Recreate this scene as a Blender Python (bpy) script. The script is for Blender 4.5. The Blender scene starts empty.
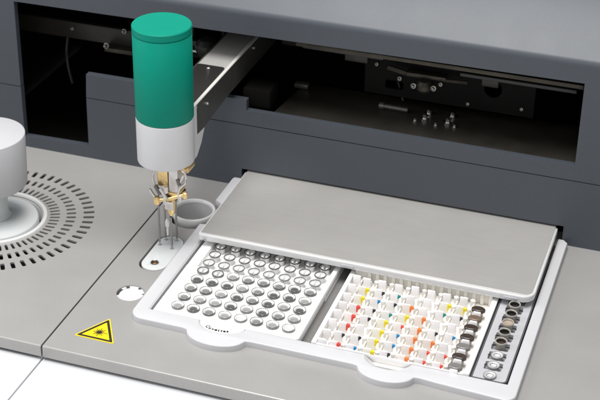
import bpy, bmesh, math, random
from math import sin, cos, pi, radians
from mathutils import Vector, Matrix
from mathutils.geometry import delaunay_2d_cdt

random.seed(7)
scene = bpy.context.scene
COL = scene.collection

# ------------------------------------------------------------------ materials
def mat(name, color, rough=0.5, metal=0.0, spec=0.5, noise=0.0, nscale=400.0, bump=0.0, bscale=900.0,
        stretch=(1, 1, 1), coat=0.0, alpha_mix=0.0, rvar=0.0, lf=0.0):
    m = bpy.data.materials.new(name)
    m.use_nodes = True
    nt = m.node_tree
    b = nt.nodes['Principled BSDF']
    b.inputs['Base Color'].default_value = (*color, 1)
    b.inputs['Roughness'].default_value = rough
    b.inputs['Metallic'].default_value = metal
    b.inputs['Specular IOR Level'].default_value = spec
    b.inputs['Coat Weight'].default_value = coat
    if noise or bump or rvar:
        tc = nt.nodes.new('ShaderNodeTexCoord')
        mp = nt.nodes.new('ShaderNodeMapping')
        mp.inputs['Scale'].default_value = stretch
        nt.links.new(tc.outputs['Object'], mp.inputs['Vector'])
    if noise:
        n = nt.nodes.new('ShaderNodeTexNoise')
        n.inputs['Scale'].default_value = nscale
        n.inputs['Detail'].default_value = 5
        nt.links.new(mp.outputs[0], n.inputs['Vector'])
        r = nt.nodes.new('ShaderNodeMapRange')
        r.inputs['From Min'].default_value = 0.3
        r.inputs['From Max'].default_value = 0.7
        r.inputs['To Min'].default_value = 1 - noise
        r.inputs['To Max'].default_value = 1 + noise
        nt.links.new(n.outputs['Fac'], r.inputs['Value'])
        mx = nt.nodes.new('ShaderNodeVectorMath')
        mx.operation = 'SCALE'
        mx.inputs[0].default_value = color
        nt.links.new(r.outputs[0], mx.inputs['Scale'])
        nt.links.new(mx.outputs[0], b.inputs['Base Color'])
    if lf and noise:
        n4 = nt.nodes.new('ShaderNodeTexNoise')
        n4.inputs['Scale'].default_value = 14
        n4.inputs['Detail'].default_value = 6
        n4.inputs['Roughness'].default_value = 0.65
        nt.links.new(tc.outputs['Object'], n4.inputs['Vector'])
        r4 = nt.nodes.new('ShaderNodeMapRange')
        r4.inputs['From Min'].default_value = 0.3
        r4.inputs['From Max'].default_value = 0.7
        r4.inputs['To Min'].default_value = 1 - lf
        r4.inputs['To Max'].default_value = 1 + lf
        nt.links.new(n4.outputs['Fac'], r4.inputs['Value'])
        mu = nt.nodes.new('ShaderNodeMath'); mu.operation = 'MULTIPLY'
        nt.links.new(r.outputs[0], mu.inputs[0]); nt.links.new(r4.outputs[0], mu.inputs[1])
        nt.links.new(mu.outputs[0], mx.inputs['Scale'])
    if rvar:
        n3 = nt.nodes.new('ShaderNodeTexNoise')
        n3.inputs['Scale'].default_value = 30
        n3.inputs['Detail'].default_value = 4
        nt.links.new(tc.outputs['Object'], n3.inputs['Vector'])
        r3 = nt.nodes.new('ShaderNodeMapRange')
        r3.inputs['To Min'].default_value = rough - rvar
        r3.inputs['To Max'].default_value = rough + rvar
        nt.links.new(n3.outputs['Fac'], r3.inputs['Value'])
        nt.links.new(r3.outputs[0], b.inputs['Roughness'])
    if bump:
        n2 = nt.nodes.new('ShaderNodeTexNoise')
        n2.inputs['Scale'].default_value = bscale
        n2.inputs['Detail'].default_value = 3
        nt.links.new(mp.outputs[0], n2.inputs['Vector'])
        bp = nt.nodes.new('ShaderNodeBump')
        bp.inputs['Strength'].default_value = bump
        bp.inputs['Distance'].default_value = 0.0002
        nt.links.new(n2.outputs['Fac'], bp.inputs['Height'])
        nt.links.new(bp.outputs[0], b.inputs['Normal'])
    if alpha_mix:
        out = nt.nodes['Material Output']
        tr = nt.nodes.new('ShaderNodeBsdfTransparent')
        mix = nt.nodes.new('ShaderNodeMixShader')
        mix.inputs[0].default_value = alpha_mix
        nt.links.new(b.outputs[0], mix.inputs[1])
        nt.links.new(tr.outputs[0], mix.inputs[2])
        nt.links.new(mix.outputs[0], out.inputs['Surface'])
    return m

M = {}
M['worktop'] = mat('worktop_grey', (0.372, 0.363, 0.352), 0.36, 0.3, noise=0.04, nscale=900, bump=0.12, bscale=2200, rvar=0.10, lf=0.035)
M['cover'] = mat('brushed_cover', (0.48, 0.466, 0.448), 0.36, 0.42, noise=0.035, nscale=300, lf=0.04, bump=0.08, bscale=500,
                 stretch=(0.12, 3.0, 1), rvar=0.05)
M['housing'] = mat('housing_grey', (0.052, 0.060, 0.073), 0.46, 0.0, noise=0.05, nscale=700, bump=0.15, bscale=1800, rvar=0.03, lf=0.012)
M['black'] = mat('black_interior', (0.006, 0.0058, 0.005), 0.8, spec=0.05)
M['gap'] = mat('dark_gap', (0.012, 0.012, 0.012), 0.7)
M['interior_brown'] = mat('interior_plate', (0.030, 0.027, 0.022), 0.40, 0.2, noise=0.2, nscale=60)
M['bronze'] = mat('interior_rail', (0.06, 0.053, 0.042), 0.45, 0.7, noise=0.2, nscale=80)
M['steel_dark'] = mat('dark_steel', (0.16, 0.155, 0.145), 0.33, 0.7, noise=0.08, nscale=200)
M['steel'] = mat('steel', (0.66, 0.65, 0.64), 0.22, 1.0, noise=0.05, nscale=300)
M['alu'] = mat('brushed_aluminium', (0.68, 0.665, 0.64), 0.36, 0.6, noise=0.06, nscale=300, stretch=(3, 0.15, 1), bump=0.1, bscale=500)
M['cable'] = mat('cable_black', (0.03, 0.03, 0.03), 0.4)
M['vial_rim'] = mat('vial_rim', (0.36, 0.34, 0.31), 0.2, coat=0.5)
M['stopper'] = mat('stopper_grey', (0.56, 0.56, 0.56), 0.25, coat=0.3)
M['plate_dark'] = mat('dark_plate', (0.0045, 0.0042, 0.0038), 0.55, 0.0, spec=0.12, noise=0.25, nscale=50)
M['recess'] = mat('recess_grey', (0.23, 0.222, 0.215), 0.4, 0.3, noise=0.04, nscale=900)
M['knob'] = mat('knob_white', (0.46, 0.46, 0.475), 0.42, bump=0.03, bscale=1500, noise=0.012, nscale=90)
M['arm_edge'] = mat('arm_edge', (0.60, 0.58, 0.55), 0.4, 0.2)
M['well_grey'] = mat('well_grey', (0.50, 0.50, 0.50), 0.4, noise=0.03, nscale=200)
M['alu_dim'] = mat('dull_screw', (0.30, 0.29, 0.27), 0.35, 0.9)
M['brass'] = mat('brass', (0.86, 0.63, 0.30), 0.30, 0.85, noise=0.08, nscale=400)
M['green'] = mat('green_plastic', (0.0, 0.215, 0.150), 0.5, spec=0.14, bump=0.06, bscale=1500, noise=0.02, nscale=120, rvar=0.06)
M['white'] = mat('white_plastic', (0.60, 0.60, 0.61), 0.38, bump=0.03, bscale=1500, noise=0.012, nscale=90)
M['tray'] = mat('tray_plastic', (0.525, 0.525, 0.54), 0.42, bump=0.04, bscale=1600, noise=0.012, nscale=60)
M['rack'] = mat('rack_white', (0.86, 0.855, 0.85), 0.4, noise=0.01, nscale=90)
M['front'] = mat('front_white', (0.62, 0.63, 0.65), 0.35, noise=0.012, nscale=40, lf=0.02)
M['base_disc'] = mat('pale_disc', (0.54, 0.56, 0.56), 0.28, noise=0.015, nscale=60)
M['ring'] = mat('ring_grey', (0.58, 0.58, 0.575), 0.35, noise=0.02, nscale=100)
M['cup'] = mat('cup_white', (0.82, 0.82, 0.81), 0.22)
M['rim'] = mat('cup_rim', (0.085, 0.085, 0.085), 0.12, coat=0.6)
M['rim_light'] = mat('cup_rim_light', (0.17, 0.17, 0.172), 0.12, coat=0.6)
M['rim_dark'] = mat('cup_rim_dark', (0.022, 0.021, 0.02), 0.12, coat=0.6)
M['fill_dark'] = mat('cup_fill_dark', (0.10, 0.10, 0.10), 0.18, coat=0.8)
M['fill_mid'] = mat('cup_fill_mid', (0.21, 0.21, 0.205), 0.18, coat=0.8)
M['fill_light'] = mat('cup_fill_light', (0.30, 0.295, 0.29), 0.18, coat=0.8)
M['clear'] = mat('clear_plastic', (0.88, 0.88, 0.87), 0.12, alpha_mix=0.45)
M['acrylic'] = mat('acrylic_edge', (0.86, 0.86, 0.865), 0.08, alpha_mix=0.5)
M['cup_clear'] = mat('cup_clear', (0.85, 0.85, 0.85), 0.1, alpha_mix=0.5)
M['flag'] = mat('flag_white', (0.86, 0.84, 0.85), 0.45)
M['tan'] = mat('tan_gap_shade', (0.78, 0.75, 0.69), 0.5)  # tan of the shaded column gaps, put into the colour
M['peach'] = mat('flag_peach_reflection', (0.86, 0.79, 0.745), 0.45)  # white flag with the orange tab's reflection in its colour
M['post'] = mat('post_clear', (0.88, 0.865, 0.84), 0.2, alpha_mix=0.2)
M['pink'] = mat('flag_pink_reflection', (0.86, 0.81, 0.80), 0.45)  # reflected red of the tab mixed into the flag white
M['cream'] = mat('flag_cream_reflection', (0.86, 0.84, 0.76), 0.45)  # flag white tinted by a painted reflection of the yellow tab
M['deck'] = mat('deck_gap_shade', (0.79, 0.765, 0.72), 0.5)  # white deck tinted tan to paint the shade between columns
M['c_red'] = mat('mark_red', (0.75, 0.07, 0.05), 0.4)
M['c_orange'] = mat('mark_orange', (0.85, 0.22, 0.05), 0.4)
M['c_yellow'] = mat('mark_yellow', (0.86, 0.66, 0.02), 0.4)
M['c_blue'] = mat('mark_blue', (0.01, 0.20, 0.44), 0.4)
M['c_teal'] = mat('mark_teal', (0.005, 0.22, 0.20), 0.4)
M['c_black'] = mat('mark_black', (0.02, 0.02, 0.025), 0.4)
M['c_grey'] = mat('mark_grey', (0.30, 0.29, 0.29), 0.4)
M['cap_brown'] = mat('cap_brown', (0.045, 0.032, 0.026), 0.25, coat=0.4)
M['cap_tan'] = mat('cap_tan', (0.15, 0.105, 0.078), 0.3, coat=0.4)
M['cap_grey'] = mat('cap_grey', (0.17, 0.163, 0.155), 0.25, coat=0.4)
M['strip_grey'] = mat('strip_grey', (0.50, 0.50, 0.525), 0.35, 0.15, noise=0.02, nscale=200)
M['strip_dark'] = mat('strip_edge', (0.09, 0.09, 0.10), 0.4)
M['strip_cut'] = mat('strip_cutout', (0.26, 0.26, 0.265), 0.5)
M['vial_glass'] = mat('vial_glass', (0.40, 0.37, 0.33), 0.12, alpha_mix=0.25)
M['beige'] = mat('beige_fill', (0.36, 0.295, 0.235), 0.35)
M['yellow'] = mat('label_yellow', (0.86, 0.60, 0.006), 0.4)
M['ink'] = mat('label_ink', (0.02, 0.018, 0.012), 0.45)
M['copper'] = mat('amber', (0.75, 0.42, 0.10), 0.3, 0.7)
M['steel_pale'] = mat('pale_steel', (0.66, 0.63, 0.61), 0.28, 0.75, noise=0.05, nscale=300)
M['needle'] = mat('needle_steel', (0.30, 0.285, 0.27), 0.3, 0.8)
M['rubber'] = mat('black_plate', (0.022, 0.021, 0.02), 0.38)

# ------------------------------------------------------------------ helpers
def finish(bm, name, m, parent=None, ang=35, mats=None):
    bmesh.ops.recalc_face_normals(bm, faces=bm.faces)
    lim = radians(ang)
    for f in bm.faces:
        f.smooth = True
    for e in bm.edges:
        if len(e.link_faces) == 2:
            e.smooth = e.calc_face_angle(0) < lim
        else:
            e.smooth = False
    me = bpy.data.meshes.new(name)
    bm.to_mesh(me)
    bm.free()
    for x in (mats or [m]):
        me.materials.append(x)
    o = bpy.data.objects.new(name, me)
    COL.objects.link(o)
    if parent is not None:
        o.parent = parent
    return o

def tag(o, label=None, cat=None, group=None, kind=None):
    if label: o['label'] = label
    if cat: o['category'] = cat
    if group: o['group'] = group
    if kind: o['kind'] = kind
    return o

def empty(name, loc, label=None, cat=None, group=None):
    o = bpy.data.objects.new(name, None)
    o.empty_display_size = 0.01
    COL.objects.link(o)
    o.location = loc
    return tag(o, label, cat, group)

def place(o, root):
    """parent a mesh built in world coordinates to its thing without moving it"""
    o.parent = root
    o.matrix_parent_inverse = Matrix.Translation(root.location).inverted()
    return o

def box(bm, x0, x1, y0, y1, z0, z1, bev=0.0, seg=2, mi=0):
    r = bmesh.ops.create_cube(bm, size=1.0)
    vs = r['verts']
    for v in vs:
        v.co = Vector(((x0 + x1) / 2 + v.co.x * (x1 - x0), (y0 + y1) / 2 + v.co.y * (y1 - y0), (z0 + z1) / 2 + v.co.z * (z1 - z0)))
    fs = {f for v in vs for f in v.link_faces}
    for f in fs: f.material_index = mi
    if bev:
        es = list({e for v in vs for e in v.link_edges})
        bmesh.ops.bevel(bm, geom=es, offset=bev, segments=seg, profile=0.5, affect='EDGES', material=mi)

def lathe(bm, prof, cx=0, cy=0, n=48, cap_top=False, cap_bot=False, mi=0):
    rings = []
    for r, z in prof:
        if r <= 1e-7:
            rings.append([bm.verts.new((cx, cy, z))])
        else:
            rings.append([bm.verts.new((cx + r * cos(2 * pi * i / n), cy + r * sin(2 * pi * i / n), z)) for i in range(n)])
    for a, b in zip(rings, rings[1:]):
        for i in range(n):
            j = (i + 1) % n
            if len(a) == 1 and len(b) == 1: continue
            if len(a) == 1: f = bm.faces.new((a[0], b[j], b[i]))
            elif len(b) == 1: f = bm.faces.new((a[i], a[j], b[0]))
            else: f = bm.faces.new((a[i], a[j], b[j], b[i]))
            f.material_index = mi
    if cap_bot and len(rings[0]) > 1: bm.faces.new(rings[0][::-1]).material_index = mi
    if cap_top and len(rings[-1]) > 1: bm.faces.new(rings[-1]).material_index = mi

def tube(bm, pts, r, n=10, mi=0, r1=None):
    pts = [Vector(p) for p in pts]
    rings = []
    up = Vector((0.13, 0.21, 0.97))
    for i, p in enumerate(pts):
        d = (pts[min(i + 1, len(pts) - 1)] - pts[max(i - 1, 0)]).normalized()
        a = d.cross(up)
        if a.length < 1e-3: a = d.cross(Vector((1, 0, 0)))
        a.normalize()
        b = d.cross(a)
        rr = r if r1 is None else r + (r1 - r) * i / (len(pts) - 1)
        rings.append([bm.verts.new(p + (a * cos(2 * pi * k / n) + b * sin(2 * pi * k / n)) * rr) for k in range(n)])
    for A, B in zip(rings, rings[1:]):
        for k in range(n):
            j = (k + 1) % n
            bm.faces.new((A[k], A[j], B[j], B[k])).material_index = mi
    bm.faces.new(rings[0][::-1]).material_index = mi
    bm.faces.new(rings[-1]).material_index = mi

def plate(bm, outer, holes, z0, z1, bev=0.0, seg=2, xf=None):
    """flat plate with holes: outer ccw loop, holes loops, extruded from z0 up to z1"""
    loops = [outer] + holes
    vs, faces = [], []
    for L in loops:
        base = len(vs)
        vs += [Vector(p) for p in L]
        faces.append([base + i for i in range(len(L))])
    V, Ed, F, _, _, of = delaunay_2d_cdt(vs, [], faces, 0, 1e-7)
    keep = [F[i] for i in range(len(F)) if of[i] == [0]]
    xf = xf or (lambda x, y, z: (x, y, z))
    top = [bm.verts.new(xf(v.x, v.y, z1)) for v in V]
    bot = [bm.verts.new(xf(v.x, v.y, z0)) for v in V]
    ecount = {}
    tf = []
    for f in keep:
        tf.append(bm.faces.new([top[i] for i in f]))
        bm.faces.new([bot[i] for i in reversed(f)])
        for a, b in zip(f, list(f[1:]) + [f[0]]):
            ecount.setdefault((min(a, b), max(a, b)), []).append((a, b))
    bedges = []
    for k, lst in ecount.items():
        if len(lst) == 1:
            a, b = lst[0]
            bm.faces.new((top[b], top[a], bot[a], bot[b]))
            e = bm.edges.get((top[a], top[b]))
            bedges.append(e)
    loose = [v for v in top + bot if not v.link_faces]
    bmesh.ops.delete(bm, geom=loose, context='VERTS')
    if bev:
        bmesh.ops.dissolve_limit(bm, angle_limit=0.001, verts=[v for v in bm.verts], edges=[e for e in bm.edges if e not in set(bedges)],
                                 delimit=set())
        es = [e for e in bm.edges if len(e.link_faces) == 2 and e.calc_face_angle(0) > 1.0
              and abs(e.verts[0].co.z - z1) < 1e-6 and abs(e.verts[1].co.z - z1) < 1e-6]
        bmesh.ops.bevel(bm, geom=es, offset=bev, segments=seg, profile=0.5, affect='EDGES', clamp_overlap=True)

def circle(cx, cy, r, n=32, a0=0.0, ry=None):
    ry = r if ry is None else ry
    return [(cx + r * cos(a0 + 2 * pi * i / n), cy + ry * sin(a0 + 2 * pi * i / n)) for i in range(n)]

def rrect(x0, x1, y0, y1, r, n=6):
    rs = r if isinstance(r, (tuple, list)) else (r,) * 4     # bl, br, tr, tl
    out = []
    for (cx, cy, a, rr) in ((x0 + rs[0], y0 + rs[0], pi, rs[0]), (x1 - rs[1], y0 + rs[1], 1.5 * pi, rs[1]),
                            (x1 - rs[2], y1 - rs[2], 0, rs[2]), (x0 + rs[3], y1 - rs[3], pi / 2, rs[3])):
        if rr < 1e-6:
            out.append((cx, cy)); continue
        for k in range(n + 1):
            t = a + (pi / 2) * k / n
            out.append((cx + rr * cos(t), cy + rr * sin(t)))
    return out

def dup(root, loc, **props):
    r = root.copy(); COL.objects.link(r); r.location = loc
    for k, v in props.items(): r[k] = v
    for ch in list(root.children):
        c = ch.copy(); COL.objects.link(c); c.parent = r; c.matrix_parent_inverse = ch.matrix_parent_inverse.copy()
        for g in ch.children:
            d = g.copy(); COL.objects.link(d); d.parent = c; d.matrix_parent_inverse = g.matrix_parent_inverse.copy()
    return r

YB = 0.1952           # front plane of the analyser housing
YF = -0.0739          # front edge of the worktop
XS = -0.0757          # seam between the worktop panels
RX, RY = -0.1954, 0.0737   # centre of the vent ring

# ------------------------------------------------------------------ worktop (setting)
def slot(ang, r0, r1, w):
    L = rrect(r0, r1, -w / 2, w / 2, min(w * 0.38, 0.0011), 2)
    c, s = cos(ang), sin(ang)
    return [(RX + x * c - y * s, RY + x * s + y * c) for x, y in L]

holes = [circle(RX, RY, 0.0385, 72)]
for k in range(60):
    a = 2 * pi * (k + 0.5) / 60
    holes.append(slot(a, 0.0448, 0.0532, 0.0023))
    holes.append(slot(a, 0.0585, 0.0665, 0.0029))
    holes.append(slot(a, 0.0725, 0.0817, 0.0034))
bm = bmesh.new()
plate(bm, rrect(-0.62, XS - 0.0007, YF, YB + 0.02, 0.0004, 1), holes, -0.0016, 0.0)
wl = finish(bm, 'worktop', M['worktop'])
tag(wl, 'grey metal worktop panel with rings of vent slots', None, kind='structure')

# edge trims catch the light along the front lip: rounded nosing built as its own strip on the panel front
def nosing(name, x0, x1, root):
    bm = bmesh.new()
    pr = []
    r = 0.0013
    for k in range(7):
        t = pi / 2 * k / 6
        pr.append((YF - r * sin(t), -r + r * cos(t)))
    pr += [(YF - r, -0.0095), (YF, -0.0095)]
    A = [bm.verts.new((x0, y, z)) for y, z in pr]
    B = [bm.verts.new((x1, y, z)) for y, z in pr]
    for i in range(len(pr) - 1):
        bm.faces.new((A[i], A[i + 1], B[i + 1], B[i]))
    bm.faces.new(A[::-1]); bm.faces.new(B)
    return finish(bm, name, M['worktop'], root)
nosing('edge_nosing', -0.62, XS - 0.0007, wl)

WELL = (-0.0415, 0.1320)
TX, TY = -0.0440, 0.0858
DISH = (-0.0438, 0.0098)

def stadium(cx, y0, y1, r, n=12):
    out = []
    for k in range(n + 1):
        t = pi * k / n
        out.append((cx + r * cos(t), y1 - r + r * sin(t)))
    for k in range(n + 1):
        t = pi + pi * k / n
        out.append((cx + r * cos(t), y0 + r + r * sin(t)))
    return out

holes = [rrect(-0.0190, 0.2540, -0.0150, YB - 0.004, 0.002, 2),
         stadium(-0.0440, 0.0430, 0.0985, 0.0118),
         circle(DISH[0], DISH[1], 0.0107, 40),
         circle(WELL[0], WELL[1] + 0.002, 0.0190, 40)]
# the well and the tray opening overlap nothing: keep the hole left of the tray opening
bm = bmesh.new()
plate(bm, rrect(XS + 0.0007, 0.75, YF, YB + 0.02, 0.0004, 1), [holes[1], holes[2], holes[0]] + [circle(WELL[0] - 0.0005, WELL[1] + 0.0005, 0.0198, 40)], -0.0095, 0.0)
wr = finish(bm, 'worktop', M['worktop'])
tag(wr, 'grey metal worktop panel carrying the sample tray', None, kind='structure')
nosing('edge_nosing', XS + 0.0007, 0.75, wr)

# under-structure: dark floor below holes and gaps, grey bed of the tray recess
bm = bmesh.new()
box(bm, -0.62, 0.75, YF + 0.034, YB + 0.02, -0.028, -0.024)
box(bm, -0.62, 0.75, YF + 0.0305, YF + 0.0335, -0.028, -0.0100)
box(bm, XS - 0.006, XS + 0.006, YF + 0.006, YB + 0.02, -0.030, -0.0165)
tag(finish(bm, 'worktop_underside', M['gap']), 'dark space below the worktop panels', None, kind='structure')
bm = bmesh.new()
box(bm, -0.0185, 0.2535, -0.0145, YB - 0.005, -0.0080, -0.0052)
tag(finish(bm, 'worktop_recess', M['recess']), 'grey bed of the tray recess', None, kind='structure')

# white front panels below the worktop edge
def front(x0l, x1l, x0r, x1r):
    pass
bm = bmesh.new()
box(bm, -0.62, XS - 0.0012, -0.60, YF + 0.03, -0.034, -0.0122, 0.0008)
f1 = finish(bm, 'front_panel', M['front'])
tag(f1, 'white front panel left of the seam below the worktop', None, kind='structure')
bm = bmesh.new()
box(bm, XS - 0.0002, 0.75, -0.60, YF + 0.03, -0.034, -0.0122, 0.0008)
tag(finish(bm, 'front_panel', M['front']), 'white front panel right of the seam below the worktop', None, kind='structure')

# ------------------------------------------------------------------ analyser housing
house = empty('analyzer_housing', (0.0, YB, 0.0), 'dark grey analyzer housing with a long open slot behind the worktop', 'laboratory analyzer')
XZ = lambda off: (lambda x, y, z: (x, off - z, y))
LOW = 0.0600
OPEN = [(-0.2320, 0.0104), (-0.1682, 0.0118), (-0.1664, 0.0828), (-0.0180, 0.0834), (-0.0180, 0.0738), (0.2592, 0.0738), (0.2587, 0.1456), (-0.2312, 0.1412)]
# lower panel with opening foot and cover slot
low = [(-0.62, -0.012), (-0.0225, -0.012), (-0.0225, 0.0172), (0.2565, 0.0172), (0.2565, -0.012), (0.75, -0.012), (0.75, LOW - 0.0004),
       (-0.1676, LOW - 0.0004), (-0.1682, 0.0118), (-0.2320, 0.0104), (-0.2318, LOW - 0.0004), (-0.62, LOW - 0.0004)]
bm = bmesh.new()
plate(bm, low, [], -0.006, 0.0, xf=XZ(YB))
place(finish(bm, 'lower_panel', M['housing']), house)
up = [(-0.62, LOW + 0.0004), (-0.2318, LOW + 0.0004), (-0.2312, 0.1412), (0.2587, 0.1456), (0.2592, 0.0738), (-0.0180, 0.0738), (-0.0180, 0.0834),
      (-0.1664, 0.0828), (-0.1676, LOW + 0.0004), (0.75, LOW + 0.0004), (0.75, 0.1595), (-0.62, 0.1595)]
bm = bmesh.new()
plate(bm, up, [], -0.006, 0.0, xf=XZ(YB))
place(finish(bm, 'upper_panel', M['housing']), house)
for xa, xb in ((-0.62, -0.2335), (-0.1660, 0.75)):
    bm = bmesh.new()
    box(bm, xa, xb, YB + 0.0012, YB + 0.0058, LOW - 0.003, LOW + 0.003)
    place(finish(bm, 'seam_strip', M['housing']), house)
# hood: rounds over from the vertical face and leans back
bm = bmesh.new()
pr = []
for k in range(9):
    t = k / 8
    a = radians(52) * t
    pr.append((YB + 0.007 * (1 - cos(a)), 0.1595 + 0.007 * sin(a)))
y, z = pr[-1]
pr.append((y + 0.12 * sin(radians(52)), z + 0.12 * cos(radians(52))))
pr.append((y + 0.12 * sin(radians(52)) + 0.1, z + 0.12 * cos(radians(52)) + 0.01))
pr.append((YB + 0.25, 0.150)); pr.append((YB + 0.006, 0.150)); pr.append((YB + 0.0005, 0.1594))
A = [bm.verts.new((-0.62, y, z)) for y, z in pr]
B = [bm.verts.new((0.75, y, z)) for y, z in pr]
for i in range(len(pr)):
    j = (i + 1) % len(pr)
    bm.faces.new((A[i], A[j], B[j], B[i]))
bm.faces.new(A[::-1]); bm.faces.new(B)
place(finish(bm, 'hood', M['housing']), house)
# interior cavity
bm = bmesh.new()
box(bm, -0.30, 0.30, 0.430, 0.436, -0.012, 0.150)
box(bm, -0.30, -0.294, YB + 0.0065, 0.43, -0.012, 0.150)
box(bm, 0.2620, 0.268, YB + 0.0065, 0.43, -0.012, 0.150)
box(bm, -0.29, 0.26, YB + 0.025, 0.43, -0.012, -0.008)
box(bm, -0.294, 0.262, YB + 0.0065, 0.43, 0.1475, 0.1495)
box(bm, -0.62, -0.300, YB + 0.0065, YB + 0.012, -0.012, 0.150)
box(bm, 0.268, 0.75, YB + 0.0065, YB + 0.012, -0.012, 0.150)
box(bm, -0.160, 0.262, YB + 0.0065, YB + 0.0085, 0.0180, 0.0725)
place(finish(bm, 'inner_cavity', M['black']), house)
# floor plate in the slot
bm = bmesh.new()
plate(bm, [(0.003, 0.203), (0.2585, 0.203), (0.2585, 0.268), (0.010, 0.268)], [], 0.0690, 0.0720, 0.0006)
place(finish(bm, 'floor_plate', M['interior_brown']), house)
bm = bmesh.new()
box(bm, 0.022, 0.2575, 0.2040, 0.2120, 0.1360, 0.1395, 0.0006)
place(finish(bm, 'guide_rail', M['bronze']), house)
bm = bmesh.new()
box(bm, -0.010, 0.255, 0.262, 0.268, 0.1080, 0.1150, 0.0006)
place(finish(bm, 'guide_rail', M['interior_brown']), house)
bm = bmesh.new()
box(bm, -0.270, -0.058, 0.250, 0.256, 0.0880, 0.1040, 0.0008)
place(finish(bm, 'crossbar', M['interior_brown']), house)
bm = bmesh.new()
box(bm, -0.170, -0.112, 0.240, 0.2495, 0.0850, 0.0890, 0.0006)
place(finish(bm, 'bracket', M['bronze']), house)
bm = bmesh.new()
tube(bm, [(-0.112, 0.246, 0.0965), (-0.0600, 0.246, 0.0965)], 0.0026, 12)
place(finish(bm, 'guide_rod', M['steel']), house)
bm = bmesh.new()
tube(bm, [(-0.110, 0.262, 0.118), (-0.060, 0.262, 0.118)], 0.006, 16)
place(finish(bm, 'dark_roller', M['interior_brown']), house)
bm = bmesh.new()
lathe(bm, [(0, 0.098), (0.007, 0.099), (0.0095, 0.104), (0.0095, 0.110), (0.006, 0.114), (0, 0.115)], -0.0700, 0.236, 20)
place(finish(bm, 'knob', M['rubber']), house)
bm = bmesh.new()
tube(bm, [(-0.214, 0.262, 0.020 + 0.011 * k if False else 0.02 + 0.012 * k) for k in range(2)], 0.002, 8)
pts = [(-0.212 - 0.004 * sin(k / 9 * pi), 0.255, 0.040 + 0.006 * k) for k in range(10)]
bm.free(); bm = bmesh.new()
tube(bm, pts, 0.0013, 8)
place(finish(bm, 'hose', M['cable']), house)
bm = bmesh.new()
plate(bm, [(0.070, 0.0835), (0.215, 0.0835), (0.215, 0.1200), (0.190, 0.1240), (0.070, 0.1240)], [circle(0.180, 0.104, 0.0075, 24), rrect(0.088, 0.104, 0.090, 0.098, 0.002, 3)], -0.0025, 0.0, xf=XZ(0.2465))
place(finish(bm, 'back_plate', M['plate_dark']), house)
# bar and fasteners lying along the floor plate
bm = bmesh.new()
tube(bm, [(0.085, 0.243, 0.0745), (0.089, 0.243, 0.0745)], 0.0030, 12)
tube(bm, [(0.089, 0.243, 0.0745), (0.110, 0.2425, 0.0745)], 0.0022, 12)
place(finish(bm, 'spindle', M['steel_dark']), house)
bm = bmesh.new()
lathe(bm, [(0, 0), (0.0033, 0), (0.0033, 0.0012), (0.0022, 0.0014), (0.0022, 0.0046), (0.0012, 0.0056), (0, 0.0058)], 0, 0, 12)
screw0 = finish(bm, 'screw', M['alu_dim'])
spots = [(0.1197, 0.230, 0.0721), (0.1266, 0.2365, 0.0721), (0.1276, 0.2470, 0.0721), (0.1475, 0.2490, 0.0721), (0.1466, 0.2361, 0.0721), (0.1535, 0.2305, 0.0721), (0.138, 0.228, 0.0721)]
screw0.data.materials[0] = M['steel']
for i, s_ in enumerate(spots):
    o = screw0 if i == 0 else screw0.copy()
    if i: COL.objects.link(o)
    o.parent = house; o.location = (s_[0], s_[1] - YB, s_[2])
    o.scale = (0.62, 0.62, 0.5) if i in (0, 5, 6) else (1.05, 1.05, 0.85)
bm = bmesh.new()
lathe(bm, [(0, 0), (0.0033, 0), (0.0033, 0.0012), (0.0022, 0.0014), (0.0022, 0.0046), (0.0012, 0.0056), (0, 0.0058)], 0, 0, 12)
screw1 = finish(bm, 'screw', M['alu_dim'])
# hanging carriage with a rounded stud near the middle of the rail
bm = bmesh.new()
box(bm, 0.108, 0.142, 0.236, 0.244, 0.1085, 0.1125, 0.0010)
tube(bm, [(0.092, 0.238, 0.1135), (0.108, 0.238, 0.1105)], 0.0022, 8)
tube(bm, [(0.142, 0.238, 0.1095), (0.160, 0.238, 0.1105)], 0.0016, 8)
lathe(bm, [(0.0, 0.0985), (0.0052, 0.0990), (0.0072, 0.1015), (0.0072, 0.1055), (0.0050, 0.1085), (0, 0.1090)], 0.125, 0.234, 20)
place(finish(bm, 'carriage', M['bronze']), house)
first = True
for (x, y, z, sc) in ((0.1165, 0.2300, 0.1040, .7), (0.1335, 0.2300, 0.1045, .7), (0.1385, 0.2330, 0.1075, .5), (0.1005, 0.2455, 0.1010, .55), (0.080, 0.2455, 0.1110, .45),
                     (0.160, 0.2455, 0.0875, .4), (0.205, 0.2455, 0.0905, .4),
                     (-0.205, 0.2485, 0.0985, .5), (-0.167, 0.239, 0.0915, .8), (-0.1535, 0.2485, 0.1035, .7)):
    o = screw1 if first else screw1.copy()
    if not first: COL.objects.link(o)
    first = False; o.parent = house
    o.rotation_euler = (radians(75), 0, 0)
    o.location = (x, y - YB, z); o.scale = (sc, sc, sc)
bm = bmesh.new()
box(bm, 0.004, 0.0165, 0.255, 0.262, 0.0722, 0.0760, 0.0006)
place(finish(bm, 'stop_block', M['steel_dark']), house)
bm = bmesh.new()
box(bm, -0.024, 0.000, YB + 0.008, YB + 0.03, 0.0740, 0.0905, 0.0008)
place(finish(bm, 'cable_guide', M['black']), house)

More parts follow.
